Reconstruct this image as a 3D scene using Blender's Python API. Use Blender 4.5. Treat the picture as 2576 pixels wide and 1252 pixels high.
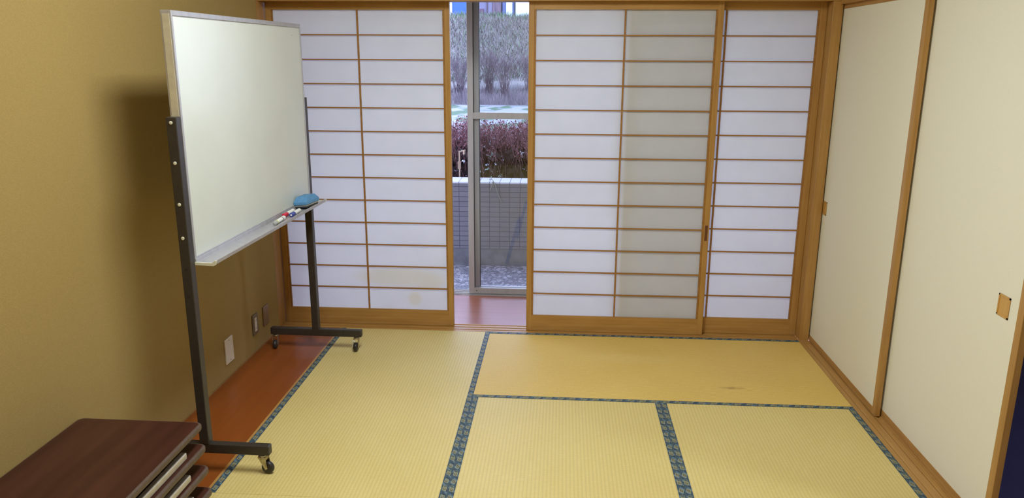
import bpy, bmesh, math, random
from mathutils import Vector, Matrix
random.seed(7)
for o in list(bpy.data.objects): bpy.data.objects.remove(o)
S = bpy.context.scene
COL = S.collection
PI = math.pi

# ------------------------------------------------------------------ camera
cam_d = bpy.data.cameras.new('camera'); cam = bpy.data.objects.new('camera', cam_d); COL.objects.link(cam)
cam_d.sensor_width = 36.0; cam_d.sensor_fit = 'HORIZONTAL'
cam_d.lens = 1923.66 / 2576 * 36.0
cam_d.clip_start = 0.05; cam_d.clip_end = 300
cam.matrix_world = (Matrix.Translation((0.4082, -4.2899, 1.6038)) @ Matrix.Rotation(0.0652, 4, 'Z')
                    @ Matrix.Rotation(PI/2 - 0.2484, 4, 'X') @ Matrix.Rotation(0.0046, 4, 'Z'))
S.camera = cam
# ------------------------------------------------------------------ world, lamps, exposure
S.view_settings.view_transform = 'Standard'; S.view_settings.look = 'None'
S.view_settings.gamma = 1.0; S.view_settings.use_curve_mapping = False
S.view_settings.exposure = 0.0
W = bpy.data.worlds.new('dusk_sky'); S.world = W; W.use_nodes = True
wn = W.node_tree.nodes; wl = W.node_tree.links
bg = wn['Background']
tc = wn.new('ShaderNodeTexCoord'); sp = wn.new('ShaderNodeSeparateXYZ'); cr = wn.new('ShaderNodeValToRGB')
wl.new(tc.outputs['Generated'], sp.inputs[0]); wl.new(sp.outputs['Z'], cr.inputs[0])
cr.color_ramp.elements[0].position = 0.0; cr.color_ramp.elements[0].color = (0.62, 0.70, 1.0, 1)
cr.color_ramp.elements[1].position = 0.6; cr.color_ramp.elements[1].color = (0.50, 0.60, 1.0, 1)
wl.new(cr.outputs[0], bg.inputs[0]); bg.inputs[1].default_value = 6.5

def area_lamp(x, y, z, size, power, color, size_y=None):
    d = bpy.data.lights.new('ceiling_lamp_light', 'AREA'); d.shape = 'RECTANGLE'; d.size = size; d.size_y = size_y or size
    d.energy = power; d.color = color
    o = bpy.data.objects.new('ceiling_lamp_light', d); COL.objects.link(o); o.location = (x, y, z)
    return o
LAMP_COL = (0.93, 1.0, 0.98)
LAMPS = [(0.06, -2.00, 2.70, 54.0, 1.05), (0.15, -4.75, 2.70, 30.0, .6)]   # x, y, z, watts, length along the room

# ------------------------------------------------------------------ mesh helper
class MB:
    def __init__(s): s.v = []; s.f = []; s.m = []; s.cur = 0
    def face(s, idx): s.f.append(tuple(idx)); s.m.append(s.cur)
    def box(s, x0, x1, y0, y1, z0, z1):
        n = len(s.v)
        s.v += [(x0,y0,z0),(x1,y0,z0),(x1,y1,z0),(x0,y1,z0),(x0,y0,z1),(x1,y0,z1),(x1,y1,z1),(x0,y1,z1)]
        for q in ((0,3,2,1),(4,5,6,7),(0,1,5,4),(1,2,6,5),(2,3,7,6),(3,0,4,7)): s.face([n+i for i in q])
        return s
    def prism(s, pts, axis, a, b):
        # pts: 2D outline; axis: extrusion axis; 2D -> the other two axes in order
        n = len(s.v); k = len(pts)
        def P(p, t):
            if axis == 'x': return (t, p[0], p[1])
            if axis == 'y': return (p[0], t, p[1])
            return (p[0], p[1], t)
        for t in (a, b):
            for p in pts: s.v.append(P(p, t))
        for i in range(k):
            j = (i+1) % k; s.face((n+i, n+j, n+k+j, n+k+i))
        s.face([n+i for i in range(k)][::-1]); s.face([n+k+i for i in range(k)])
        return s
    def cyl(s, p, q, r, r2=None, seg=16, caps=True):
        r2 = r if r2 is None else r2
        p = Vector(p); q = Vector(q); d = (q-p).normalized()
        a = Vector((0,0,1)) if abs(d.z) < .9 else Vector((1,0,0))
        u = d.cross(a).normalized(); w = d.cross(u)
        n = len(s.v)
        for c, rr in ((p, r), (q, r2)):
            for i in range(seg):
                t = 2*PI*i/seg; s.v.append(tuple(c + (u*math.cos(t) + w*math.sin(t))*rr))
        for i in range(seg):
            j = (i+1) % seg; s.face((n+i, n+j, n+seg+j, n+seg+i))
        if caps:
            s.face([n+i for i in range(seg)][::-1]); s.face([n+seg+i for i in range(seg)])
        return s
    def lathe(s, c, axis, prof, seg=20):
        # prof: list of (t along axis, radius)
        ax = {'x': Vector((1,0,0)), 'y': Vector((0,1,0)), 'z': Vector((0,0,1))}[axis] if isinstance(axis, str) else Vector(axis).normalized()
        a = Vector((0,0,1)) if abs(ax.z) < .9 else Vector((1,0,0))
        u = ax.cross(a).normalized(); w = ax.cross(u); c = Vector(c)
        n = len(s.v)
        for t, r in prof:
            for i in range(seg):
                g = 2*PI*i/seg; s.v.append(tuple(c + ax*t + (u*math.cos(g) + w*math.sin(g))*r))
        for k in range(len(prof)-1):
            for i in range(seg):
                j = (i+1) % seg; s.face((n+k*seg+i, n+k*seg+j, n+(k+1)*seg+j, n+(k+1)*seg+i))
        s.face([n+i for i in range(seg)][::-1]); s.face([n+(len(prof)-1)*seg+i for i in range(seg)])
        return s
    def strip(s, pts, r0, r1):   # thin triangular twig through points
        n = len(s.v); k = len(pts)
        for i, p in enumerate(pts):
            r = r0 + (r1-r0)*i/(k-1)
            for g in range(3):
                t = 2*PI*g/3; s.v.append((p[0]+r*math.cos(t), p[1]+r*math.sin(t), p[2]))
        for i in range(k-1):
            for g in range(3):
                h = (g+1) % 3; s.face((n+3*i+g, n+3*i+h, n+3*i+3+h, n+3*i+3+g))
        return s
    def quad(s, a, b, c, d):
        n = len(s.v); s.v += [tuple(a), tuple(b), tuple(c), tuple(d)]; s.face((n,n+1,n+2,n+3)); return s
    def build(s, name, mat, parent=None, bevel=0, seg=2, smooth=False, loc=None):
        me = bpy.data.meshes.new(name); me.from_pydata(s.v, [], s.f)
        mats = mat if isinstance(mat, (list, tuple)) else [mat]
        for m in mats: me.materials.append(m)
        if len(mats) > 1: me.polygons.foreach_set('material_index', s.m)
        bm = bmesh.new(); bm.from_mesh(me)
        bmesh.ops.recalc_face_normals(bm, faces=bm.faces)
        bm.to_mesh(me); bm.free()
        if smooth:
            me.polygons.foreach_set('use_smooth', [True]*len(me.polygons))
            me.set_sharp_from_angle(angle=math.radians(38))
        me.update()
        o = bpy.data.objects.new(name, me); COL.objects.link(o)
        if parent is not None: o.parent = parent
        if loc is not None: o.location = loc
        if bevel:
            b = o.modifiers.new('bevel', 'BEVEL'); b.width = bevel; b.segments = seg; b.limit_method = 'ANGLE'
            b.angle_limit = math.radians(35)
        return o
def box(name, mat, x0, x1, y0, y1, z0, z1, parent=None, bevel=0, seg=2):
    return MB().box(x0,x1,y0,y1,z0,z1).build(name, mat, parent, bevel, seg)
def empty(name, loc=(0,0,0), rz=0):
    o = bpy.data.objects.new(name, None); COL.objects.link(o); o.location = loc; o.rotation_euler = (0,0,rz)
    o.empty_display_size = .1
    return o
def tag(o, label=None, cat=None, group=None, kind=None):
    if label: o['label'] = label
    if cat: o['category'] = cat
    if group: o['group'] = group
    if kind: o['kind'] = kind
    return o
def struct(o): o['kind'] = 'structure'; return o
def copy_tree(o, parent=None):
    c = o.copy(); COL.objects.link(c)
    if parent is not None: c.parent = parent
    for ch in [k for k in bpy.data.objects if k.parent == o]: copy_tree(ch, c)
    return c

# ------------------------------------------------------------------ materials
def srgb(r, g, b):
    f = lambda c: (c/255/12.92) if c/255 <= .04045 else ((c/255+.055)/1.055)**2.4
    return (f(r), f(g), f(b), 1)
def new_mat(name):
    m = bpy.data.materials.new(name); m.use_nodes = True
    return m, m.node_tree.nodes, m.node_tree.links, m.node_tree.nodes['Principled BSDF']
def N(nodes, typ, **kw):
    n = nodes.new(typ)
    for k, v in kw.items(): setattr(n, k, v)
    return n
def math_node(nt, op, a, b=None, c=None):
    n = nt.nodes.new('ShaderNodeMath'); n.operation = op
    for i, x in enumerate((a, b, c)):
        if x is None: continue
        if isinstance(x, (int, float)): n.inputs[i].default_value = x
        else: nt.links.new(x, n.inputs[i])
    return n.outputs[0]
def mixc(nt, fac, a, b):
    n = nt.nodes.new('ShaderNodeMix'); n.data_type = 'RGBA'
    for idx, x in ((0, fac), (6, a), (7, b)):
        if isinstance(x, (int, float, tuple)): n.inputs[idx].default_value = x
        else: nt.links.new(x, n.inputs[idx])
    return n.outputs[2]
def noisy(name, c1, c2, scale=20, rough=.6, bump=0.0, stretch=(1,1,1), metal=0.0, detail=4, spec=.5, ramp=(.35,.65), bumpscale=None, coat=0):
    m, n, l, b = new_mat(name); nt = m.node_tree
    t = N(n, 'ShaderNodeTexCoord'); mp = N(n, 'ShaderNodeMapping'); mp.inputs['Scale'].default_value = stretch
    l.new(t.outputs['Object'], mp.inputs[0])
    no = N(n, 'ShaderNodeTexNoise'); no.inputs['Scale'].default_value = scale; no.inputs['Detail'].default_value = detail
    l.new(mp.outputs[0], no.inputs['Vector'])
    r = N(n, 'ShaderNodeValToRGB'); l.new(no.outputs[0], r.inputs[0])
    r.color_ramp.elements[0].position = ramp[0]; r.color_ramp.elements[1].position = ramp[1]
    r.color_ramp.elements[0].color = c1; r.color_ramp.elements[1].color = c2
    l.new(r.outputs[0], b.inputs['Base Color'])
    b.inputs['Roughness'].default_value = rough; b.inputs['Metallic'].default_value = metal
    b.inputs['Specular IOR Level'].default_value = spec
    if coat: b.inputs['Coat Weight'].default_value = coat
    if bump:
        bp = N(n, 'ShaderNodeBump'); bp.inputs['Strength'].default_value = bump; bp.inputs['Distance'].default_value = .002
        n2 = N(n, 'ShaderNodeTexNoise'); n2.inputs['Scale'].default_value = bumpscale or scale*3; n2.inputs['Detail'].default_value = 3
        l.new(mp.outputs[0], n2.inputs['Vector']); l.new(n2.outputs[0], bp.inputs['Height']); l.new(bp.outputs[0], b.inputs['Normal'])
    return m
def wood(name, c1, c2, axis, rough=.42, fine=60, coat=0, spec=.4):
    st = {'x': (.06,1,1), 'y': (1,.06,1), 'z': (1,1,.06)}[axis]
    return noisy(name, c1, c2, fine, rough, .12, st, ramp=(.3,.7), bumpscale=fine*2, coat=coat, spec=spec)

WA, WB_ = srgb(168,124,66), srgb(188,144,82)
wood_x = wood('cedar_wood_x', WA, WB_, 'x'); wood_y = wood('cedar_wood_y', WA, WB_, 'y'); wood_z = wood('cedar_wood_z', WA, WB_, 'z')
LA, LB = srgb(150,104,50), srgb(170,122,62)
lat_m = wood('lattice_wood', LA, LB, 'x')
plaster = noisy('ochre_plaster', srgb(164,139,86), srgb(173,148,94), 260, .95, .5, spec=.15, detail=5, bumpscale=500)
ceil_m = noisy('ceiling_board', srgb(200,180,145), srgb(210,190,155), 30, .9)
fusuma_m = noisy('cream_fusuma_paper', srgb(231,227,208), srgb(236,232,214), 300, .9, .15, spec=.2)
dark_metal = noisy('dark_brown_enamel', srgb(52,46,42), srgb(58,52,47), 90, .42, .03)
alu = noisy('satin_aluminium', srgb(176,174,178), srgb(186,184,188), 40, .38, 0, (1,1,.05), metal=.35)
alu_sash = noisy('sash_aluminium', srgb(180,176,172), srgb(190,186,182), 40, .45, 0, (1,1,.05), metal=.35)
alu_dark = noisy('sash_gasket', srgb(50,50,54), srgb(58,58,62), 40, .6)
cream_pl = noisy('cream_plastic', srgb(222,220,200), srgb(228,226,206), 50, .5)
white_pl = noisy('white_plastic', srgb(225,218,202), srgb(232,224,208), 50, .45)
grey_pl = noisy('grey_bezel_plastic', srgb(120,108,88), srgb(130,116,96), 50, .4, metal=.2)
steel_plate = noisy('brushed_steel_plate', srgb(150,130,110), srgb(165,142,120), 60, .4, .05, (1,1,.1), metal=.5)
board_m = noisy('white_enamel_board', srgb(212,216,208), srgb(216,220,212), 4, .3, spec=.5)
black_rub = noisy('black_rubber', srgb(38,34,34), srgb(46,42,41), 60, .38)
chrome = noisy('worn_chrome', srgb(165,155,130), srgb(195,188,170), 80, .25, metal=.9)
mahog = noisy('mahogany_laminate', srgb(60,30,23), srgb(76,41,32), 14, .38, .05, (1.2,.12,1), detail=6, spec=.35)
mahog_edge = noisy('laminate_edge', srgb(84,66,54), srgb(94,76,62), 60, .5)
leg_steel = noisy('silver_painted_steel', srgb(190,182,165), srgb(200,192,176), 60, .35, metal=.35)
eng_wood = wood('engawa_boards', srgb(140,78,52), srgb(152,88,60), 'x', rough=.3, fine=24)
side_wood = wood('floor_strip_board', srgb(134,70,26), srgb(146,78,31), 'y', rough=.3, fine=30)
blue_m = noisy('blue_eraser_foam', srgb(84,140,188), srgb(94,150,197), 60, .65, .05)
felt_grey = noisy('grey_felt', srgb(150,152,150), srgb(170,172,170), 200, .95, .3)
felt_dark = noisy('dark_eraser_base', srgb(40,42,46), srgb(52,54,58), 200, .9)
mk_white = noisy('marker_white', srgb(236,236,230), srgb(242,242,236), 60, .3)
mk_grey = noisy('marker_grey', srgb(165,168,165), srgb(175,178,175), 60, .4)
mk_yel = noisy('marker_yellow', srgb(205,215,60), srgb(214,222,70), 60, .35)
mk_black = noisy('marker_black', srgb(35,38,42), srgb(45,48,52), 60, .35)
mk_red = noisy('marker_red', srgb(205,30,60), srgb(215,40,68), 60, .3)
mk_blue = noisy('marker_blue', srgb(42,60,150), srgb(52,70,165), 60, .3)

def paper_material():
    m, n, l, b = new_mat('shoji_paper'); nt = m.node_tree
    out = n['Material Output']; n.remove(b)
    t = N(n, 'ShaderNodeTexCoord'); no = N(n, 'ShaderNodeTexNoise'); no.inputs['Scale'].default_value = 9; no.inputs['Detail'].default_value = 6
    l.new(t.outputs['Object'], no.inputs['Vector'])
    base = mixc(nt, no.outputs[0], srgb(232,233,234), srgb(240,240,241))
    # two faint yellow damp stains near the lower right of the left screen
    sep = N(n, 'ShaderNodeSeparateXYZ'); l.new(t.outputs['Object'], sep.inputs[0])
    dif = N(n, 'ShaderNodeBsdfDiffuse'); tr = N(n, 'ShaderNodeBsdfTranslucent'); mx = N(n, 'ShaderNodeMixShader')
    l.new(base, dif.inputs[0]); l.new(base, tr.inputs[0])
    mx.inputs[0].default_value = .55
    l.new(dif.outputs[0], mx.inputs[1]); l.new(tr.outputs[0], mx.inputs[2]); l.new(mx.outputs[0], out.inputs[0])
    return m
paper = paper_material()
def stained_paper():
    m = paper.copy(); m.name = 'stained_shoji_paper'; nt = m.node_tree; n = nt.nodes; l = nt.links
    sep = [x for x in n if x.type == 'SEPXYZ'][0]
    tot = None
    for cx, cz, rx, rz in ((.885,.275,.10,.055), (.80,.165,.045,.045), (.31+.40,.30,.28,.06)):
        dx = math_node(nt, 'DIVIDE', math_node(nt, 'SUBTRACT', sep.outputs['X'], cx), rx)
        dz = math_node(nt, 'DIVIDE', math_node(nt, 'SUBTRACT', sep.outputs['Z'], cz), rz)
        d = math_node(nt, 'SQRT', math_node(nt, 'ADD', math_node(nt, 'MULTIPLY', dx, dx), math_node(nt, 'MULTIPLY', dz, dz)))
        k = math_node(nt, 'SMOOTH_MIN', math_node(nt, 'MAXIMUM', math_node(nt, 'SUBTRACT', 1.15, d), 0), .5, .2)
        tot = k if tot is None else math_node(nt, 'MAXIMUM', tot, k)
    dif = [x for x in n if x.type == 'BSDF_DIFFUSE'][0]; tr = [x for x in n if x.type == 'BSDF_TRANSLUCENT'][0]
    src = dif.inputs[0].links[0].from_socket
    c = mixc(nt, math_node(nt, 'MULTIPLY', tot, .5), src, srgb(226,212,160))
    l.new(c, dif.inputs[0]); l.new(c, tr.inputs[0])
    return m
paper_st = stained_paper()

def tatami_material(name, c1, c2, rough=.55):
    m, n, l, b = new_mat(name); nt = m.node_tree
    t = N(n, 'ShaderNodeTexCoord'); sep = N(n, 'ShaderNodeSeparateXYZ'); l.new(t.outputs['Object'], sep.inputs[0])
    # ribs run along local Y, pitch 15 mm
    w = math_node(nt, 'ABSOLUTE', math_node(nt, 'SINE', math_node(nt, 'MULTIPLY', sep.outputs['X'], PI/.015)))
    groove = math_node(nt, 'SUBTRACT', 1.0, math_node(nt, 'POWER', w, .45))
    strand = math_node(nt, 'SINE', math_node(nt, 'MULTIPLY', sep.outputs['Y'], 2*PI/.004))
    mp = N(n, 'ShaderNodeMapping'); mp.inputs['Scale'].default_value = (14, 90, 1); l.new(t.outputs['Object'], mp.inputs[0])
    no = N(n, 'ShaderNodeTexNoise'); no.inputs['Scale'].default_value = 2.2; no.inputs['Detail'].default_value = 5; l.new(mp.outputs[0], no.inputs['Vector'])
    big = N(n, 'ShaderNodeTexNoise'); big.inputs['Scale'].default_value = 2.2; big.inputs['Detail'].default_value = 3; l.new(t.outputs['Object'], big.inputs['Vector'])
    f = math_node(nt, 'ADD', math_node(nt, 'MULTIPLY', no.outputs[0], .55), math_node(nt, 'MULTIPLY', big.outputs[0], .45))
    r = N(n, 'ShaderNodeValToRGB'); l.new(f, r.inputs[0])
    r.color_ramp.elements[0].position = .36; r.color_ramp.elements[1].position = .64
    r.color_ramp.elements[0].color = c1; r.color_ramp.elements[1].color = c2
    dark = tuple(c*.62 for c in c1[:3]) + (1,)
    col = mixc(nt, math_node(nt, 'MULTIPLY', groove, .44), r.outputs[0], dark)
    l.new(col, b.inputs['Base Color'])
    b.inputs['Roughness'].default_value = rough; b.inputs['Specular IOR Level'].default_value = .5
    h = math_node(nt, 'ADD', w, math_node(nt, 'MULTIPLY', strand, .12))
    bp = N(n, 'ShaderNodeBump'); bp.inputs['Strength'].default_value = .35; bp.inputs['Distance'].default_value = .0015
    l.new(h, bp.inputs['Height']); l.new(bp.outputs[0], b.inputs['Normal'])
    return m
tat_y = tatami_material('woven_rush_yellow', srgb(214,192,120), srgb(222,202,134))
tat_o = tatami_material('woven_rush_sunburnt', srgb(218,184,96), srgb(227,194,108), .62)
tat_navy = tatami_material('navy_woven_mat', srgb(44,44,92), srgb(54,54,106), .6)
# the mat by the opening carries one small brown spill mark and pale scuffs
def add_spill():
    nt = tat_o.node_tree; n = nt.nodes; l = nt.links; b = n['Principled BSDF']
    sep = [x for x in n if x.type == 'SEPXYZ'][0]
    # local axes of the mat: local Y runs along world X (see builder), local X = -world Y side
    src = b.inputs['Base Color'].links[0].from_socket
    nz = N(n, 'ShaderNodeTexNoise'); nz.inputs['Scale'].default_value = 30; nz.inputs['Detail'].default_value = 4
    t = [x for x in n if x.type == 'TEX_COORD'][0]; l.new(t.outputs['Object'], nz.inputs['Vector'])
    for cx, cy, rx, ry, colr, amt in ((-.25,-.37,.019,.075, srgb(150,104,48), .55), (.10,.1,.08,.3, srgb(228,204,140), .25)):
        dx = math_node(nt, 'DIVIDE', math_node(nt, 'SUBTRACT', sep.outputs['X'], cx), rx)
        dy = math_node(nt, 'DIVIDE', math_node(nt, 'SUBTRACT', sep.outputs['Y'], cy), ry)
        d = math_node(nt, 'ADD', math_node(nt, 'MULTIPLY', dx, dx), math_node(nt, 'MULTIPLY', dy, dy))
        k = math_node(nt, 'MAXIMUM', math_node(nt, 'SUBTRACT', math_node(nt, 'MULTIPLY', nz.outputs[0], 2.0), d), 0)
        k = math_node(nt, 'MULTIPLY', math_node(nt, 'MINIMUM', k, 1.0), amt)
        src = mixc(nt, k, src, colr)
    l.new(src, b.inputs['Base Color'])
add_spill()

def border_material():
    m, n, l, b = new_mat('brocade_border'); nt = m.node_tree
    t = N(n, 'ShaderNodeTexCoord'); sep = N(n, 'ShaderNodeSeparateXYZ'); l.new(t.outputs['Object'], sep.inputs[0])
    u, v = sep.outputs['Y'], sep.outputs['X']            # u runs along the tape, v across it (centred)
    M = lambda op, a, b_=None: math_node(nt, op, a, b_)
    per = .056
    cell = M('SUBTRACT', M('FRACT', M('DIVIDE', u, per)), .5)
    cu = M('MULTIPLY', cell, per)
    par = M('GREATER_THAN', M('FRACT', M('DIVIDE', M('ADD', u, 0), per*2)), .5)
    # tilted rhombus outlines
    a = M('ABSOLUTE', M('ADD', M('DIVIDE', cu, .014), M('MULTIPLY', v, 40)))
    c = M('ABSOLUTE', M('SUBTRACT', M('DIVIDE', v, .0085), M('MULTIPLY', cu, 14)))
    d = M('MAXIMUM', a, c)
    ring = M('MULTIPLY', M('LESS_THAN', d, 1.0), M('GREATER_THAN', d, .62))
    dot = M('LESS_THAN', d, .38)
    # the second ring of every other motif
    a2 = M('ABSOLUTE', M('ADD', M('DIVIDE', M('SUBTRACT', cu, .015), .013), M('MULTIPLY', v, 40)))
    c2 = M('ABSOLUTE', M('SUBTRACT', M('DIVIDE', M('ADD', v, .003), .008), M('MULTIPLY', cu, 14)))
    d2 = M('MAXIMUM', a2, c2)
    ring2 = M('MULTIPLY', M('MULTIPLY', M('LESS_THAN', d2, 1.0), M('GREATER_THAN', d2, .55)), par)
    # diagonal streaks
    s = M('SINE', M('ADD', M('MULTIPLY', u, 2*PI/.038), M('MULTIPLY', v, 2*PI/.030)))
    s2 = M('SINE', M('SUBTRACT', M('MULTIPLY', u, 2*PI/.112), M('MULTIPLY', v, 2*PI/.05)))
    st = M('MULTIPLY', M('GREATER_THAN', s, .45), M('GREATER_THAN', s2, -.1))
    stn = M('MULTIPLY', M('LESS_THAN', s, -.55), M('GREATER_THAN', s2, -.3))
    no = N(n, 'ShaderNodeTexNoise'); no.inputs['Scale'].default_value = 400; l.new(t.outputs['Object'], no.inputs['Vector'])
    base = mixc(nt, no.outputs[0], srgb(48,68,84), srgb(64,88,102))
    base = mixc(nt, M('MULTIPLY', st, .6), base, srgb(104,134,152))
    base = mixc(nt, M('MULTIPLY', stn, .6), base, srgb(36,50,72))
    base = mixc(nt, M('MULTIPLY', ring2, .5), base, srgb(140,142,104))
    base = mixc(nt, M('MULTIPLY', ring, .8), base, srgb(158,152,108))
    base = mixc(nt, M('MULTIPLY', dot, .8), base, srgb(146,130,70))
    l.new(base, b.inputs['Base Color']); b.inputs['Roughness'].default_value = .7
    return m
border_m = border_material()

def glass_material():
    m, n, l, b = new_mat('window_glass'); out = n['Material Output']; n.remove(b)
    tr = N(n, 'ShaderNodeBsdfTransparent'); tr.inputs[0].default_value = (.965,.975,.98,1)
    gl = N(n, 'ShaderNodeBsdfGlossy'); gl.inputs['Roughness'].default_value = .02
    fr = N(n, 'ShaderNodeFresnel'); fr.inputs[0].default_value = 1.45
    mx = N(n, 'ShaderNodeMixShader'); l.new(fr.outputs[0], mx.inputs[0]); l.new(tr.outputs[0], mx.inputs[1]); l.new(gl.outputs[0], mx.inputs[2])
    l.new(mx.outputs[0], out.inputs[0]); return m
glass = glass_material()

def grid_mat(name, axes, pitch, origin, joint, tile1, tile2, jointc, rough=.4):
    # tiles laid in a straight grid (stack bond); axes = two of 'XYZ'
    m, n, l, b = new_mat(name); nt = m.node_tree
    t = N(n, 'ShaderNodeTexCoord'); sep = N(n, 'ShaderNodeSeparateXYZ'); l.new(t.outputs['Object'], sep.inputs[0])
    ms = []; ids = []
    for ax, p, o0 in zip(axes, pitch, origin):
        q = math_node(nt, 'DIVIDE', math_node(nt, 'SUBTRACT', sep.outputs[ax], o0), p)
        fr = math_node(nt, 'FRACT', q); ids.append(math_node(nt, 'FLOOR', q))
        e = math_node(nt, 'MINIMUM', fr, math_node(nt, 'SUBTRACT', 1, fr))
        ms.append(math_node(nt, 'LESS_THAN', e, joint/p/2))
    j = math_node(nt, 'MAXIMUM', ms[0], ms[1])
    cb = N(n, 'ShaderNodeCombineXYZ'); l.new(ids[0], cb.inputs[0]); l.new(ids[1], cb.inputs[1])
    wn_ = N(n, 'ShaderNodeTexWhiteNoise'); l.new(cb.outputs[0], wn_.inputs['Vector'])
    tile = mixc(nt, wn_.outputs['Value'], tile1, tile2)
    l.new(mixc(nt, j, tile, jointc), b.inputs['Base Color']); b.inputs['Roughness'].default_value = rough
    bp = N(n, 'ShaderNodeBump'); bp.inputs['Distance'].default_value = .003; bp.inputs['Strength'].default_value = .5; bp.invert = True
    l.new(j, bp.inputs['Height']); l.new(bp.outputs[0], b.inputs['Normal'])
    return m
tile_m = grid_mat('grey_wall_tiles', ('X','Z'), (.093,.046), (-.154,.485), .006, srgb(110,105,108), srgb(118,113,116), srgb(74,72,80))
cope_m = grid_mat('white_coping_tiles', ('X','Z'), (.093,10), (-.154,-5), .006, srgb(196,196,200), srgb(202,202,206), srgb(110,110,118))

def stone_material():
    m, n, l, b = new_mat('crazy_paving'); nt = m.node_tree
    t = N(n, 'ShaderNodeTexCoord')
    vo = N(n, 'ShaderNodeTexVoronoi'); vo.feature = 'DISTANCE_TO_EDGE'; vo.inputs['Scale'].default_value = 27; l.new(t.outputs['Object'], vo.inputs['Vector'])
    v2 = N(n, 'ShaderNodeTexVoronoi'); v2.inputs['Scale'].default_value = 27; l.new(t.outputs['Object'], v2.inputs['Vector'])
    sep = N(n, 'ShaderNodeSeparateColor'); l.new(v2.outputs['Color'], sep.inputs[0])
    r = N(n, 'ShaderNodeValToRGB'); l.new(sep.outputs[0], r.inputs[0])
    r.color_ramp.elements[0].color = srgb(98,98,102); r.color_ramp.elements[1].color = srgb(170,166,168)
    j = math_node(nt, 'LESS_THAN', vo.outputs['Distance'], .07)
    l.new(mixc(nt, math_node(nt, 'MULTIPLY', j, .8), r.outputs[0], srgb(80,82,88)), b.inputs['Base Color']); b.inputs['Roughness'].default_value = .55
    return m
stone_m = stone_material()
concrete = noisy('grey_concrete', srgb(96,94,96), srgb(112,110,112), 12, .9, .3)

# ------------------------------------------------------------------ room shell
XL, XR = -1.272, 1.862
ZC = 2.74
struct(box('wall_left', plaster, XL-.15, XL, -5.6, -.035, -.02, ZC))
struct(box('wall_near', plaster, XL-.15, 4.6, -5.75, -5.6, -.02, ZC))
struct(box('ceiling', ceil_m, XL-.15, 4.6, -5.75, .9, ZC, ZC+.05))
struct(box('floor', tat_y, -.9, 1.8, -5.6, -1.8, -.06, -.0006))          # matting that runs on under the photographer
struct(box('wall_back', plaster, XL-.15, 4.6, 0.0, .13, 1.93, ZC))        # wall over the lintel
struct(box('wall_right', plaster, 1.95, 4.6, 0.0, .13, -.02, 1.93))
struct(box('wall_right_side_room', plaster, 4.6, 4.7, -5.6, .13, -.02, ZC))
box_w = box('wall_right_panel', plaster, 1.86, 2.0, -5.6, 0.0, 1.93, ZC); struct(box_w)
o = box('trim_1', wood_x, -1.36, 1.86, -.004, .125, 1.885, 1.93); struct(o)     # lintel
o = box('trim_2', wood_y, 1.845, 1.95, -5.6, -.005, 1.868, 1.93); struct(o)     # lintel over the sliding panels
o = MB().box(-1.36, XL-.001, -.033, .13, -.02, 1.885).build('trim_3', wood_z, bevel=.002); struct(o)   # left jamb post
o = MB().box(1.806, 1.858, -.004, .13, 0, 1.885).build('trim_4', wood_z, bevel=.003); struct(o)        # right corner post
# sill with grooves under the paper screens
sl = MB()
for a, b_ in ((0.0,.022),(.034,.062),(.074,.102),(.114,.125)): sl.box(XL, 1.806, a, b_, -.05, .0015)
sl.box(XL, 1.806, 0.0, .125, -.05, -.003); o = sl.build('trim_5', wood_x); struct(o)
# grooved sill under the sliding panels
sl = MB()
for a, b_ in ((1.8008,1.822),(1.8245,1.8585),(1.862,1.872),(1.887,1.902),(1.917,1.95)): sl.box(a, b_, -5.6, -.004, -.05, .0015)
sl.box(1.8008, 1.95, -5.6, -.004, -.05, -.003); o = sl.build('trim_6', wood_y); struct(o)
# wooden strip along the left wall
struct(box('floor_left', side_wood, XL, -.9125, -5.6, -.0005, -.05, -.0005))
struct(box('baseboard_left', noisy('dull_tan_strip', srgb(140,104,60), srgb(150,112,66), 30, .7), XL+.0002, XL+.008, -5.6, -.0005, -.001, .004))
o = box('trim_7', wood_y, -.912, -.9005, -5.6, -.0005, -.05, .001); struct(o)
# engawa
struct(box('floor_engawa', eng_wood, -1.5, 2.05, .1255, .70, -.05, 0.0))
struct(box('wall_left_engawa', plaster, -1.6, -1.5, .13, .84, -.02, ZC))
struct(box('wall_right_engawa', plaster, 2.05, 2.15, .13, .84, -.02, ZC))
struct(box('wall_outside', plaster, -1.5, 2.05, .70, .84, 2.02, ZC))
struct(box('ceiling_engawa', ceil_m, -1.5, 2.05, .13, .84, 2.3, 2.33))
struct(box('ceiling_eave', ceil_m, -2.6, 3.2, .84, 2.45, 2.5, 2.62))
# side room floor seen through the gap: dark ribbed mats
struct(box('floor_side_room', tat_navy, 1.951, 4.6, -5.6, 0.0, -.07, -.012))

# ------------------------------------------------------------------ tatami
def tatami(label, cx, cy, length, width, rot, mat, borders=(1,-1)):
    o = MB().box(-width/2, width/2, -length/2, length/2, -.05, 0).build('tatami_mat', mat)
    o.location = (cx, cy, 0); o.rotation_euler = (0,0,rot)
    tag(o, label, 'tatami mat', 'tatami mats on the floor')
    for s in borders:
        xc = s*(width/2-.0138)
        b = MB().box(-.0136, .0136, -length/2+.0004, length/2-.0004, -.002, .0012).build('border', border_m, o)
        b.location = (xc, 0, 0)
        b['label'] = 'blue brocade border tape with small rhombus motifs'
    return o
g = .0003
tatami('long yellow tatami mat beside the reddish floor strip, under the whiteboard stand', -.45, -.9, 1.8-g, .9-g, 0, tat_y)
tatami('orange-brown tatami mat lying crosswise along the paper screens', .9, -.45, 1.8-g, .9-g, PI/2, tat_o)
tatami('yellow tatami mat between the long left mat and the one by the sliding panels', .45, -1.8, 1.8-g, .9-g, 0, tat_y)
tatami('yellow tatami mat beside the grooved sill of the cream sliding panels', 1.35, -1.8, 1.8-g, .9-g, 0, tat_y)

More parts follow.
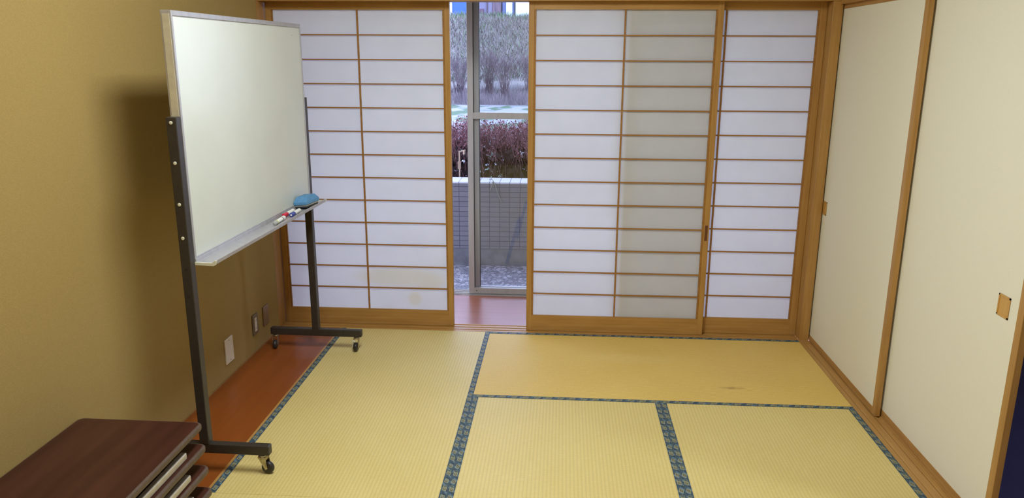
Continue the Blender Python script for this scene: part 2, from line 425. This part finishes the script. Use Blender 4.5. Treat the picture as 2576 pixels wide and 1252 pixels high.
# ------------------------------------------------------------------ paper screens
def shoji(name, x0, x1, yc, label, z_top=1.888, lat_z=None, stile_w=.030, pull=None, pmat=None, sw2=None):
    """x0..x1 outer width, yc front face of the frame"""
    root = empty(name, (x0, yc, 0.0))
    w = x1-x0; th = .030; zb = .003; zt = z_top
    s1 = stile_w; s2 = sw2 or stile_w
    MB().box(0, s1, 0, th, zb, zt).build('stile', wood_z, root, .0015)
    MB().box(w-s2, w, 0, th, zb, zt).build('stile', wood_z, root, .0015)
    MB().box(s1, w-s2, .001, th-.001, 1.843, zt).build('top_rail', wood_x, root)
    br = MB().box(s1, w-s2, .001, th-.001, zb, .094)
    br.box(s1, w-s2, .003, .014, .094, .099); br.build('bottom_rail', wood_x, root)
    lat = MB(); zz = [.099 + (1.843-.099)*i/13 for i in range(14)]
    lat.box(s1, s1+.010, .004, .015, .099, 1.843); lat.box(w-s2-.010, w-s2, .004, .015, .099, 1.843)
    for z in zz[1:-1]: lat.box(s1+.010, w-s2-.010, .006, .016, z-.0035, z+.0035)
    lat.box(w/2-.0045, w/2+.0045, .0055, .0155, .099, 1.843)
    lat.build('lattice', lat_m, root)
    MB().box(s1, w-s2, .0165, .0172, .090, 1.85).build('paper', pmat or paper, root)
    if pull:
        MB().box(w-s2+.006, w-.008, -.0004, .004, pull-.045, pull+.045).build('finger_pull', noisy('pull_shadow_wood', srgb(96,56,26), srgb(110,66,32), 40, .6), root)
    tag(root, label, 'shoji screen', 'sliding paper screens'); root['kind'] = 'structure'
    return root
shoji('door_1', -1.268, -.229, .078, 'paper lattice screen left of the open gap, partly behind the whiteboard', pmat=paper_st, stile_w=.030)
shoji('door_2', .212, 1.254, .038, 'paper lattice screen right of the open gap, in the front track', pull=.62)
shoji('door_3', .752, 1.805, .078, 'paper lattice screen in the rear track against the right corner post', stile_w=.036)

# ------------------------------------------------------------------ cream sliding panels
def fusuma(name, xf, y0, y1, label, pull_y, pull_z, stile=.034):
    root = empty(name, (xf, y0, 0)); L = y1-y0; T = .024
    MB().box(.003, T-.003, stile, L-stile, .035, 1.845).build('panel', fusuma_m, root)
    MB().box(0, T, 0, stile, .003, 1.872).build('stile', wood_z, root, .002)
    MB().box(0, T, L-stile, L, .003, 1.872).build('stile', wood_z, root, .002)
    MB().box(.001, T-.001, stile, L-stile, 1.845, 1.872).build('top_rail', wood_y, root)
    MB().box(.001, T-.001, stile, L-stile, .003, .035).build('bottom_rail', wood_y, root)
    p = MB(); a, b_, c, d = pull_y-y0-.034, pull_y-y0+.034, pull_z-.037, pull_z+.037; e = .006
    p.box(.000,.008,a,a+e,c,d); p.box(.000,.008,b_-e,b_,c,d); p.box(.000,.008,a,b_,c,c+e); p.box(.000,.008,a,b_,d-e,d)
    p.box(.0022,.005,a,b_,c,d)
    p.build('finger_pull', wood('pull_wood', srgb(196,150,78), srgb(208,162,90), 'z'), root)
    tag(root, label, 'sliding panel', 'cream sliding panels'); root['kind'] = 'structure'
    return root
fusuma('door_4', 1.862, -.972, .085, 'far cream sliding panel next to the corner post, in the front track', -.020, .790)
fusuma('door_5', 1.893, -1.865, -.80, 'near cream sliding panel with a square pull at its near edge', -1.748, .795)

# ------------------------------------------------------------------ aluminium glass doors and outside shell
def sash(name, x0, x1, y, label):
    root = empty(name, (x0, y, 0)); w = x1-x0; z1 = 1.99
    MB().box(0,.038,0,.03,.004,z1).box(w-.038,w,0,.03,.004,z1).build('stile', alu_sash, root, .0015)
    MB().box(.038,w-.038,.002,.028,.004,.044).box(.038,w-.038,.002,.028,z1-.045,z1).build('rail', alu_sash, root, .001)
    MB().box(.038,w-.038,.002,.028,1.198,1.238).build('middle_rail', alu_sash, root, .001)
    MB().box(.036,w-.036,.013,.017,.04,z1-.04).build('glass', glass, root)
    g_ = MB()
    for a, b_ in ((.044,1.198),(1.238,z1-.045)):
        g_.box(.038,.042,.008,.022,a,b_); g_.box(w-.042,w-.038,.008,.022,a,b_)
    g_.build('gasket', alu_dark, root)
    MB().lathe((.052,.0015,.024),'y',[(-.002,.003),(0.0015,.004)],10).build('screw', alu_dark, root)
    tag(root, label, 'glass door', 'aluminium glass doors'); root['kind'] = 'structure'
    return root
sash('door_6', -.216, 1.05, .735, 'aluminium framed glass sliding door seen through the gap')
sash('door_7', -.182, 1.09, .772, 'rear aluminium glass sliding door directly behind the front one')
tr = MB().box(-1.5, 2.05, .70, .83, -.05, -.006)
for y in (.715,.752,.789,.82): tr.box(-1.5, 2.05, y-.002, y+.002, -.006, .004)
o = tr.build('trim_8', alu_sash); struct(o)
o = MB().box(-1.5,-1.44,.70,.83,-.006,2.02).box(1.99,2.05,.70,.83,-.006,2.02).box(-1.5,2.05,.70,.83,1.995,2.02).build('trim_9', alu_sash); struct(o)
struct(box('wall_foundation', concrete, -1.6, 2.15, .13, .84, -.32, -.05))

# ------------------------------------------------------------------ whiteboard
WBX, WBY, WBR = -.9685, -1.640, -.020
wb = empty('whiteboard', (WBX, WBY, 0), WBR)
tag(wb, 'large white rolling whiteboard on a dark brown steel stand, left of the paper screens', 'whiteboard')
LEN = 1.300
for y, first in ((0, True), (LEN, False)):
    MB().box(-.019,.019, y-.0175, y+.0175, .119, 1.386).build('post', dark_metal, wb, .003)
    MB().box(-.2605,.259, y-.016, y+.016, .080, .121).build('foot_bar', dark_metal, wb, .005, 3)
sc = [1.367,1.224,1.074,.949]
for z in sc:
    s_ = MB().lathe((0,-.0175,z),'y',[(-.003,.004),(-.002,.0062),(.001,.0062)],14).build('bolt', cream_pl, wb, smooth=True)
    MB().lathe((0,LEN+.0175,z),'y',[(-.001,.0062),(.002,.0062),(.003,.004)],14).build('bolt', cream_pl, wb, smooth=True)
for z in (.829,.728):
    MB().lathe((0,-.0175,z),'y',[(-.0008,.0065),(.001,.0065)],14).build('bolt_hole', black_rub, wb)
B0, B1 = .0195, LEN-.0195                    # board between the posts
ZB, ZT = .853, 1.749
fr = MB()
fr.box(-.020,.020,B0,B0+.012,ZB,ZT).box(-.020,.020,B1-.012,B1,ZB,ZT).box(-.020,.020,B0+.012,B1-.012,ZT-.018,ZT).box(-.020,.020,B0+.012,B1-.012,ZB,ZB+.016)
fr.build('board_frame', alu, wb, .0015)
MB().box(-.016,.016,B0+.010,B1-.010,ZB+.012,ZT-.014).build('writing_surface', board_m, wb)
# the two end caps of the frame carry a beige strip, as on the near edge
MB().box(-.013,.013,B0-.0015,B0+.002,ZB+.01,ZT-.012).build('edge_strip', noisy('beige_edge_strip', srgb(196,186,160), srgb(206,196,170), 40, .5), wb)
MB().cyl((.0158,1.165,1.692),(.0163,1.165,1.692),.0022,seg=10).build('ink_speck', grey_pl, wb)
ty0, ty1 = B0, B1+.010
prof = [(.0185,.845),(.0185,.862),(.022,.862),(.024,.8475),(.088,.8475),(.096,.858),(.100,.857),(.097,.842),(.088,.838),(.030,.838)]
MB().prism(prof, 'y', ty0, ty1).build('pen_tray', alu, wb, .0008)
cap = [(.018,.839),(.018,.851),(.085,.849),(.097,.859),(.103,.857),(.099,.842),(.090,.837)]
MB().prism(cap, 'y', ty0-.005, ty0+.0005).build('tray_end_cap', cream_pl, wb, .001)
MB().prism(cap, 'y', ty1-.0005, ty1+.005).build('tray_end_cap', cream_pl, wb, .001)
def caster(px, py, ang, brake=False):
    r = .0255
    c = MB().lathe((px,py,.081),(0,0,-1),[(0,.011),(.004,.016),(.010,.017),(.013,.010)],16)
    dx, dy = math.cos(ang), math.sin(ang)
    hx, hy = px+dx*.020, py+dy*.020
    sx, sy = -dy, dx
    for s in (-1, 1):
        o0 = Vector((sx*s*.0125, sy*s*.0125, 0)); th = Vector((sx*s*.0022, sy*s*.0022, 0))
        pts = [Vector((px-dx*.014,py-dy*.014,.070)), Vector((px+dx*.018,py+dy*.018,.070)), Vector((hx+dx*.006,hy+dy*.006,.026)), Vector((hx-dx*.004,hy-dy*.004,.020))]
        n = len(c.v)
        for t in (o0, o0+th):
            for p in pts: c.v.append(tuple(p+t))
        for i in range(4): c.face((n+i, n+(i+1)%4, n+4+(i+1)%4, n+4+i))
        c.face((n,n+1,n+2,n+3)); c.face((n+4,n+5,n+6,n+7))
    n0 = Vector((sx*.0147, sy*.0147, 0))
    a = Vector((px-dx*.014,py-dy*.014,.0695)); b_ = Vector((px+dx*.018,py+dy*.018,.0695)); up = Vector((0,0,.003))
    n = len(c.v); c.v += [tuple(q) for q in (a-n0,b_-n0,b_+n0,a+n0,a-n0+up,b_-n0+up,b_+n0+up,a+n0+up)]
    for q in ((0,1,2,3),(4,5,6,7),(0,1,5,4),(1,2,6,5),(2,3,7,6),(3,0,4,7)): c.face([n+i for i in q])
    root = c.build('caster', chrome, wb, smooth=True)
    w = MB().lathe((hx,hy,r+.0003),(sx,sy,0),[(-.0105,.006),(-.0105,.018),(-.009,.0225),(-.005,r),(.005,r),(.009,.0225),(.0105,.018),(.0105,.006)],28)
    w.build('wheel', black_rub, root, smooth=True)
    if brake:
        br = MB()
        q = Vector((hx,hy,r)) + Vector((sx,sy,0))*(-.018)
        br.cyl(q+Vector((0,0,.0)), q+Vector((.004,0,.030)), .0035, seg=8); br.cyl(q+Vector((.001,0,.028)), q+Vector((.010,-.002,.036)), .006, .0065, seg=10)
        br.cyl(q, q+Vector((.012,0,-.004)), .004, seg=8)
        br.build('brake_lever', cream_pl, root, smooth=True)
caster(.225, 0, -.15)
caster(-.225, 0, -.5)
caster(.228, LEN, -1.62, True)
caster(-.236, LEN, -1.50)

# eraser and pens in the tray (own things)
M_ = Matrix.Translation((WBX, WBY, 0)) @ Matrix.Rotation(WBR, 4, 'Z')
def at_tray(x, y, z): return M_ @ Vector((x, y, z))
er = empty('whiteboard_eraser', at_tray(.063, 1.105, .8535), WBR-.12); er.rotation_euler[1] = -.10
tag(er, 'light blue block eraser on the far end of the whiteboard tray', 'eraser')
MB().box(-.031,.031,-.064,.064,.0,.008).build('felt_base', felt_dark, er, .002)
MB().box(-.033,.033,-.066,.066,.008,.016).build('felt_layer', felt_grey, er, .002)
e = MB(); n = 0
lv = [(.036,.070,.016),(.036,.071,.032),(.028,.044,.056)]
for a, b_, z in lv:
    e.v += [(-a,-b_,z),(a,-b_,z),(a,b_,z),(-a,b_,z)]
e.face((0,1,2,3))
for k in range(2):
    for i in range(4): j = (i+1)%4; e.face((4*k+i,4*k+j,4*k+4+j,4*k+4+i))
e.face((8,9,10,11)); e.build('grip', blue_m, er, .0025, 2)
def marker(label, x, y, rz, parts, z=.8555):
    """parts: (name, material, profile) along local +y"""
    r = empty('marker', at_tray(x, y, z), WBR+rz); tag(r, label, 'marker pen', 'marker pens in the tray')
    for nm, mt, prof_ in parts: MB().lathe((0,0,0),'y',prof_,18).build(nm, mt, r, smooth=True)
    return r
R = .0092
marker('white marker with yellow-green ring and grey rounded end, lying nearest in the tray', .066, .668, .05, [
    ('rear_cap', mk_grey, [(0,.004),(.004,R),(.018,R+.0008),(.020,R+.0008)]),
    ('ring', mk_yel, [(.020,R+.0006),(.028,R+.0006)]),
    ('barrel', mk_white, [(.028,R),(.094,R)]),
    ('band', mk_black, [(.094,R+.0003),(.100,R+.0003)]),
    ('cap', mk_white, [(.100,R+.0008),(.128,R+.0008),(.132,.005)])], z=.8580)
marker('red marker between the white marker and the blue-capped one, against the board', .044, .835, .02, [
    ('cap', mk_red, [(0,.005),(.003,R+.0008),(.042,R+.0008)]),
    ('barrel', mk_white, [(.042,R),(.128,R),(.131,.004)])], z=.8580)
marker('white marker with a dark blue cap, next to the eraser', .0745, .848, .05, [
    ('cap', mk_blue, [(.003,R-.001),(.0045,R+.001),(.044,R+.001)]),
    ('cap_tip', mk_white, [(0,.003),(.003,.0045),(.0034,.0045)]),
    ('barrel', mk_white, [(.044,R),(.130,R),(.133,.005)])], z=.8580)

# ------------------------------------------------------------------ stack of folded low tables
def rounded(x0, x1, y0, y1, r, k=6):
    pts = []
    for cx, cy, a0 in ((x1-r,y1-r,0),(x0+r,y1-r,PI/2),(x0+r,y0+r,PI),(x1-r,y0+r,3*PI/2)):
        for i in range(k+1):
            t = a0 + PI/2*i/k; pts.append((cx+r*math.cos(t), cy+r*math.sin(t)))
    return pts
def folding_table(label):
    root = empty('folding_table', (0,0,0)); tag(root, label, 'folding table', 'stack of folded low tables')
    MB().prism(rounded(-.217,.217,-1.792,-.008,.020), 'z', .0570, .0802).build('table_top', mahog, root, .001, 2)
    MB().prism(rounded(-.225,.225,-1.8,0,.025), 'z', .0550, .0798).build('edge_band', mahog_edge, root, .008, 4)
    MB().box(-.19,.19,-1.72,-1.70,.043,.0575).box(-.19,.19,-.10,-.08,.043,.0575).box(-.19,-.175,-1.70,-.10,.043,.0575).box(.175,.19,-1.70,-.10,.043,.0575).build('gap_shade', felt_dark, root)  # dark frame standing in for the shadow in the gap under the top
    for sy, s in ((-.112, -1), (-1.688, 1)):
        for sx in (-.203, .203):
            y2 = sy + s*.52
            MB().box(sx-.011, sx+.011, min(sy,y2), max(sy,y2), -.0015, .0235).build('leg', leg_steel, root, .005, 3)
        MB().cyl((-.195, sy+s*.12, .009), (.195, sy+s*.12, .009), .007, seg=10).build('leg_brace', leg_steel, root)
        for sx in (-.203, .203):
            MB().box(sx-.008, sx+.008, sy+s*.50-.02, sy+s*.50+.02, .0235, .0560).build('hinge', leg_steel, root)
    return root
lbs = ['topmost dark mahogany folding table of the stack by the left wall',
       'second dark folding table from the top of the stack by the left wall',
       'third dark folding table from the top of the stack by the left wall',
       'lowest dark folding table of the stack, resting on the floor by the left wall']
ft = folding_table(lbs[0])
for i in range(4):
    o = ft if i == 0 else copy_tree(ft)
    o['label'] = lbs[i]
    o.location = (-1.045 + (0,.007,.009,.012)[i], -1.93 + (0,-.002,0,.002)[i], (.3610,.2790,.1950,.1080)[i]-.0802)

for sy in (-.15, -1.65):
    for sx in (-.203, .203):
        MB().cyl((sx, sy, -.0278), (sx, sy, -.001), .011, .010, seg=14).build('foot', black_rub, o)
# ------------------------------------------------------------------ wall plates
def plate(label, cat, name, y0, y1, z0, z1, m, insert=None):
    o = empty(name, (XL, (y0+y1)/2, (z0+z1)/2)); tag(o, label, cat)
    a, b_ = (y1-y0)/2, (z1-z0)/2
    MB().box(.0, .008, -a, a, -b_, b_).build('cover', m, o, .0025, 3)
    if insert:
        MB().box(.004, .0095, -a*.38, a*.38, -b_*.66, b_*.66).build('socket', white_pl, o, .001)
        for z in (-.022, .022):
            for y in (-.006, .006): MB().box(.009, .0098, y-.001, y+.001, z-.006, z+.006).build('slot', mk_black, o)
    else:
        MB().lathe((.008,0,b_*.8),(1,0,0),[(0,.003),(.0006,.003)],10).build('screw', grey_pl, o)
        MB().lathe((.008,0,-b_*.8),(1,0,0),[(0,.003),(.0006,.003)],10).build('screw', grey_pl, o)
    return o
plate('white blank plate low on the left wall, nearest of the three wall plates', 'wall plate', 'blank_plate', -.783, -.692, .074, .206, white_pl)
plate('power socket with grey bezel and white insert, middle of the three wall plates', 'power socket', 'power_socket', -.430, -.359, .096, .212, grey_pl, True)
plate('brownish metal blank plate low on the left wall, nearest the corner post', 'wall plate', 'blank_plate', -.277, -.202, .098, .212, steel_plate)

# ------------------------------------------------------------------ ceiling lamps
for x, y, z, p, L in LAMPS:
    r = empty('ceiling_light', (x, y, ZC)); tag(r, 'wooden-framed ceiling light above the ' + ('middle of the matted floor' if y > -3 else 'near end of the room'), 'ceiling light', 'wooden-framed ceiling lights')
    f_ = MB(); s = .22; t = L/2+.02
    f_.box(-s,s,-t,-t+.02,-.05,0).box(-s,s,t-.02,t,-.05,0).box(-s,-s+.02,-t+.02,t-.02,-.05,0).box(s-.02,s,-t+.02,t-.02,-.05,0)
    f_.build('frame', wood_x, r)
    l_ = area_lamp(0, 0, -.045, .40, p, LAMP_COL, L); l_.parent = r

r = empty('ceiling_light', (3.4, -2.6, ZC)); tag(r, 'unseen round fill lamp added to brighten the dark side room', 'ceiling light')
MB().lathe((0,0,0),'z',[(-.06,.16),(-.05,.2),(0,.2)],28).build('fill_lamp_housing', white_pl, r, smooth=True)
l_ = area_lamp(0, 0, -.075, .3, 26.0, (.75,.85,1.0)); l_.parent = r  # weak bluish fill lamp, added out of view to lift the side room floor
# ------------------------------------------------------------------ outside: paving, tiled wall, hedge, lawn, bank, houses
struct(box('floor_paving', stone_m, -6, 6, .84, 2.56, -.36, -.30))
gw = empty('garden_wall', (0, 0, 0)); tag(gw, 'low garden wall of grey tiles with white coping behind the paving', 'garden wall')
WY = 2.557
MB().box(-6, 6, WY+.006, WY+.235, -.32, -.136).build('plinth', concrete, gw)
MB().box(-6, 6, WY, WY+.24, -.136, .470).build('tiled_face', tile_m, gw)
MB().box(-6, 6, WY-.004, WY+.256, .470, .486).build('coping', cope_m, gw, .003)
# dry white straw hanging over the coping
st = MB()
def curl(pts, r): 
    for a, b_ in zip(pts[:-1], pts[1:]): st.cyl(a, b_, r, r*.8, 6)
curl([(-.255,WY+.06,.50),(-.232,WY+.02,.512),(-.212,WY-.005,.50),(-.225,WY-.012,.45),(-.243,WY-.010,.40)], .0035)
curl([(-.212,WY-.008,.492),(-.190,WY-.014,.45),(-.165,WY-.012,.37),(-.135,WY-.010,.30)], .0035)
curl([(-.207,WY-.004,.492),(-.215,WY-.012,.42)], .003)
o = st.build('straw', noisy('dry_straw', srgb(120,120,112), srgb(134,132,122), 30, .8), None); tag(o, 'pale dry straw strands hanging over the white coping', 'straw')

twig_m = noisy('hedge_twigs', srgb(98,64,68), srgb(132,94,94), 3, .8)
twig_p = noisy('pale_twigs', srgb(112,98,90), srgb(134,118,108), 3, .8)
leaf_m = noisy('red_brown_leaves', srgb(112,68,74), srgb(140,92,92), 5, .8)
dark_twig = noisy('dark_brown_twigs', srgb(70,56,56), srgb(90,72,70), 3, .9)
rnd = random.Random(3)
hd = MB()
def htop(x): return .90 + .05*math.sin(x*3.1+2.2) + .03*math.sin(x*7.7) + .02*math.sin(x*17)
for i in range(9000):
    x = rnd.uniform(-2.6, 2.4); y = rnd.uniform(3.0, 3.95); h = htop(x)
    z0 = rnd.uniform(-.1, h-.16) if rnd.random() < .5 else h-rnd.uniform(.12,.35)
    L = rnd.uniform(.10,.28); z1 = min(z0+L, h+rnd.uniform(-.04,.05))
    a = rnd.uniform(0, 2*PI); d = rnd.uniform(.02,.14)
    mx_, my_ = x+math.cos(a)*d*.4, y+math.sin(a)*d*.4
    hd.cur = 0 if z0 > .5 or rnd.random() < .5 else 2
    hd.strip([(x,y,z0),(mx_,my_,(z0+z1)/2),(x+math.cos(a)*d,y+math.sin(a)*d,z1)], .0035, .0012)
    for k in range(5):
        f = rnd.random(); px_, py_, pz_ = x+math.cos(a)*d*f, y+math.sin(a)*d*f, z0+(z1-z0)*f
        if pz_ < .62+.12*rnd.random() and rnd.random() < .85: continue
        s = rnd.uniform(.012,.026); t1 = Vector((rnd.uniform(-1,1),rnd.uniform(-1,1),rnd.uniform(-.2,1))).normalized()*s
        t2 = t1.cross(Vector((rnd.uniform(-1,1),rnd.uniform(-1,1),rnd.uniform(-1,1)))).normalized()*s*.4
        P = Vector((px_,py_,pz_)); hd.cur = 1
        hd.quad(P, P+t1*.5+t2, P+t1, P+t1*.5-t2)
for i in range(60):
    x = rnd.uniform(-2.5,2.3); y = 2.97+rnd.random()*.12; z = rnd.uniform(.45,.8); hd.cur = 3
    a = rnd.uniform(-.1,.1); hd.strip([(x,y,z),(x+a*.5+rnd.uniform(-.02,.02),y,z+.08),(x+a,y-.02,z+.16)], .003, .0015)
o = hd.build('hedge', [twig_m, leaf_m, dark_twig, twig_p]); tag(o, 'reddish brown winter hedge growing behind the tiled garden wall', 'hedge')
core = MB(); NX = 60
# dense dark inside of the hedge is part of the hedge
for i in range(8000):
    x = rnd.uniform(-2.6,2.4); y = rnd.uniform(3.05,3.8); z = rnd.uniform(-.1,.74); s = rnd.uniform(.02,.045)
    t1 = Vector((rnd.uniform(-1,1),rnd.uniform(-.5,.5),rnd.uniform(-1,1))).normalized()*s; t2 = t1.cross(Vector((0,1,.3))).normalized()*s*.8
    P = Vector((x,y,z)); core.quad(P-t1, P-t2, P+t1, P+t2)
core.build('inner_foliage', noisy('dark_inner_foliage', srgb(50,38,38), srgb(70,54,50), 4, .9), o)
tap = MB(); tap.cyl((-.556,2.84,.28),(-.556,2.84,.73),.008,seg=10); tap.cyl((-.556,2.84,.72),(-.50,2.84,.735),.008,seg=10); tap.cyl((-.512,2.84,.735),(-.512,2.84,.70),.011,seg=10); tap.box(-.572,-.544,2.83,2.85,.56,.63)
o = tap.build('garden_tap', steel_plate, None); tag(o, 'small pale metal pipe bracket in front of the hedge, left of the door stile', 'pipe')

ground_m = noisy('winter_lawn', srgb(60,84,56), srgb(122,124,128), 1.3, .95, 0, (1,.4,1), ramp=(.44,.52), detail=5)
struct(box('floor_soil_bed', noisy('dark_soil', srgb(52,42,38), srgb(70,58,50), 9, .95), -14, 12, 2.815, 5.2, -.2, -.02))
gm = MB(); gm.box(-14, 12, 5.2, 21.8, -.2, -.02); o = gm.build('lawn', ground_m); struct(o); o.name = 'floor_lawn'
bank_m = noisy('dry_grass_bank', srgb(90,90,88), srgb(126,122,116), 1.6, .95, 0, detail=8, ramp=(.3,.7))
Y0, Y1, Z1 = 21.6, 36.0, 3.50
def bank_z(x, y):
    t = max(0, min(1, (y-Y0)/(Y1-Y0))); z = -.03 + (Z1+.03)*(t*1.15 if t < .5 else .575+ (t-.5)*.85)
    return z + .05*math.sin(x*1.3+y*.9)+.03*math.sin(x*3.7-y*2.3)
bm_ = MB(); nx, ny = 60, 60
for j in range(ny+1):
    for i in range(nx+1):
        x = -16+24*i/nx; y = Y0+(Y1+6-Y0)*j/ny; bm_.v.append((x,y, bank_z(x,y) if j else -.2))
for j in range(ny):
    for i in range(nx): a = j*(nx+1)+i; bm_.face((a,a+1,a+nx+2,a+nx+1))
bk = bm_.build('grass_bank', bank_m, smooth=True); struct(bk); bk.name = 'floor_grass_bank'
gr = MB(); gr_m = [noisy('dry_grass', srgb(114,112,108), srgb(146,142,136), 2, .9), noisy('green_grass', srgb(92,120,88), srgb(118,142,106), 2, .9), noisy('dark_grass', srgb(78,72,72), srgb(100,90,88), 2, .9)]
for i in range(26000):
    x = rnd.uniform(-9, 3.5); y = Y0+2.4+(Y1-Y0-2.2)*rnd.random(); z = bank_z(x,y)-.03; h = rnd.uniform(.10,.30); w = rnd.uniform(.008,.022)
    dx, dy = rnd.uniform(-.16,.16), rnd.uniform(-.2,.05)
    top = (y-Y0)/(Y1-Y0)
    gr.cur = 1 if rnd.random() < (.55 if top > .93 else .10) else (2 if rnd.random() < .25 else 0)
    gr.quad((x-w,y,z),(x+w,y,z),(x+dx+w*.3,y+dy,z+h),(x+dx-w*.3,y+dy,z+h))
o = gr.build('grass', gr_m); tag(o, 'rough dry grass covering the bank below the houses', 'grass', kind='stuff')

bush_mats = [noisy('bare_bush_twigs', srgb(84,72,78), srgb(108,94,98), 3, .9)]
def bush(x, y, h, spread, nb, label, r=.008):
    m = MB(); base = bank_z(x, y)
    for i in range(nb):
        a = rnd.uniform(0,2*PI); s = spread*rnd.random()**.6; hh = h*rnd.uniform(.75,1.0)
        bx, by = x+rnd.uniform(-.12,.12), y+rnd.uniform(-.12,.12)
        ex, ey = x+math.cos(a)*s, y+math.sin(a)*s
        p = [(bx,by,base-.05),(bx+(ex-bx)*.3,by+(ey-by)*.3,base+hh*.45),(ex,ey,base+hh)]
        m.strip(p, r, r*.35)
        for k in range(5):
            f = rnd.uniform(.35,.95); q = (p[1][0]+(ex-p[1][0])*f, p[1][1]+(ey-p[1][1])*f, p[1][2]+(p[2][2]-p[1][2])*f)
            m.strip([q,(q[0]+rnd.uniform(-.12,.12),q[1]+rnd.uniform(-.12,.12),q[2]+rnd.uniform(.04,.22)),(q[0]+rnd.uniform(-.22,.22),q[1]+rnd.uniform(-.2,.2),q[2]+rnd.uniform(.1,.35))], r*.5, r*.2)
    o = m.build('bare_bush', bush_mats[0]); tag(o, label, 'bush', 'bare bushes at the foot of the bank'); return o
bush(-1.62, 22.6, 1.40, .75, 60, 'bare bush at the foot of the bank, rightmost in the doorway')
bush(-1.95-.25, 22.9, 1.40, .7, 60, 'bare bush at the foot of the bank, centre of the doorway, right of the stile')
bush(-3.15, 22.4, 1.38, .8, 80, 'bare bush at the foot of the bank, left of the door stile')
bush(-.75, 22.5, 1.40, .75, 50, 'bare bush at the foot of the bank, cut off by the right paper screen')
# low dead growth in front of the bushes
lw = MB()
for i in range(5200):
    x = rnd.uniform(-6,2); y = rnd.uniform(21.4,23.2); z = bank_z(x,y)-.02; h = rnd.uniform(.15,.42)*(1 if y < 22.2 else .7)
    dx = rnd.uniform(-.14,.14); lw.strip([(x,y,z),(x+dx*.6,y,z+h*.6),(x+dx,y,z+h)], .007, .002)
o = lw.build('dead_stems', noisy('dead_stems', srgb(104,94,100), srgb(134,124,126), 2, .9)); tag(o, 'tangle of dead stems along the foot of the bank', 'dead stems', kind='stuff')

# houses and tree on top of the bank
blue_w = noisy('blue_siding', srgb(44,84,170), srgb(52,92,180), 6, .6, 0, (12,12,.1))
beige_w = noisy('grey_mauve_siding', srgb(130,128,150), srgb(142,138,158), 3, .8)
white_w = noisy('pale_blue_siding', srgb(222,236,250), srgb(230,242,252), 3, .7)
slate_w = noisy('slate_siding', srgb(100,112,150), srgb(110,122,160), 3, .8)
brown_w = noisy('brown_shutter', srgb(110,84,100), srgb(128,98,112), 3, .7)
bark_m = noisy('bark', srgb(88,76,88), srgb(116,98,106), 8, .9, .5, (1,1,.15))
roof_m = noisy('dark_roof_tiles', srgb(60,62,72), srgb(74,76,86), 5, .7)
def gable(parent, x0, x1, y0, y1, z, h):
    MB().prism([(x0-.4,z),(x1+.4,z),((x0+x1)/2,z+h)], 'y', y0-.4, y1+.4).build('roof', roof_m, parent)
b1 = empty('house', (0,0,0)); tag(b1, 'blue-sided building on top of the bank, left of the door stile', 'building')
MB().box(-8.6,-4.72,38,42,3.2,6.2).build('wall', blue_w, b1); gable(b1,-8.3,-5.05,38,42,6.2,1.2)
MB().box(-5.72,-5.60,37.96,38,3.2,6.2).build('downpipe', alu_sash, b1)
b2 = empty('house', (0,0,0)); tag(b2, 'grey mauve shed with a brown shutter on top of the bank, beside the tree', 'building')
MB().box(-4.45,-3.02,38.6,42,3.2,5.8).build('wall', beige_w, b2); gable(b2,-4.2,-3.45,38.9,42,5.8,.8)
MB().box(-4.35,-3.97,38.55,38.6,3.72,4.0).build('shutter', brown_w, b2)
MB().box(-3.82,-3.76,38.55,38.6,3.5,5.8).build('post', bark_m, b2)
b3 = empty('house', (0,0,0)); tag(b3, 'pale white-blue house on top of the bank, at the right of the doorway', 'building')
MB().box(-2.30,2.5,38.3,44,3.2,6.6).build('wall', white_w, b3); gable(b3,-2.5,2.1,38.9,44,6.6,1.4)
MB().box(-2.95,-2.75,38.4,44,3.2,6.6).build('slate_wall', slate_w, b3)
MB().box(-2.75,-2.42,38.35,44,3.2,6.6).build('pilaster', white_w, b3)
MB().box(-2.42,-2.30,38.4,44,3.2,6.6).build('slate_wall', slate_w, b3)
MB().cyl((-2.27,38.22,3.3),(-2.27,38.22,6.5),.035,seg=8).build('downpipe', alu_dark, b3)
tk = MB(); tk.lathe((-3.18,37.4,3.35),'z',[(0,.34),(.2,.27),(.8,.24),(2.5,.2),(4.2,.12)],14)
t_ = tk.build('tree', bark_m, smooth=True); tag(t_, 'thick bare tree trunk on top of the bank between shed and pale house', 'tree')
bb = MB()
for i in range(9):
    a = rnd.uniform(0,2*PI); z = rnd.uniform(5.6,7.3); bb.cyl((-3.18,37.4,z),(-3.18+math.cos(a)*1.3,37.4+math.sin(a)*1.3,z+1.1),.06,.02,8)
bb.build('branches', bark_m, t_)
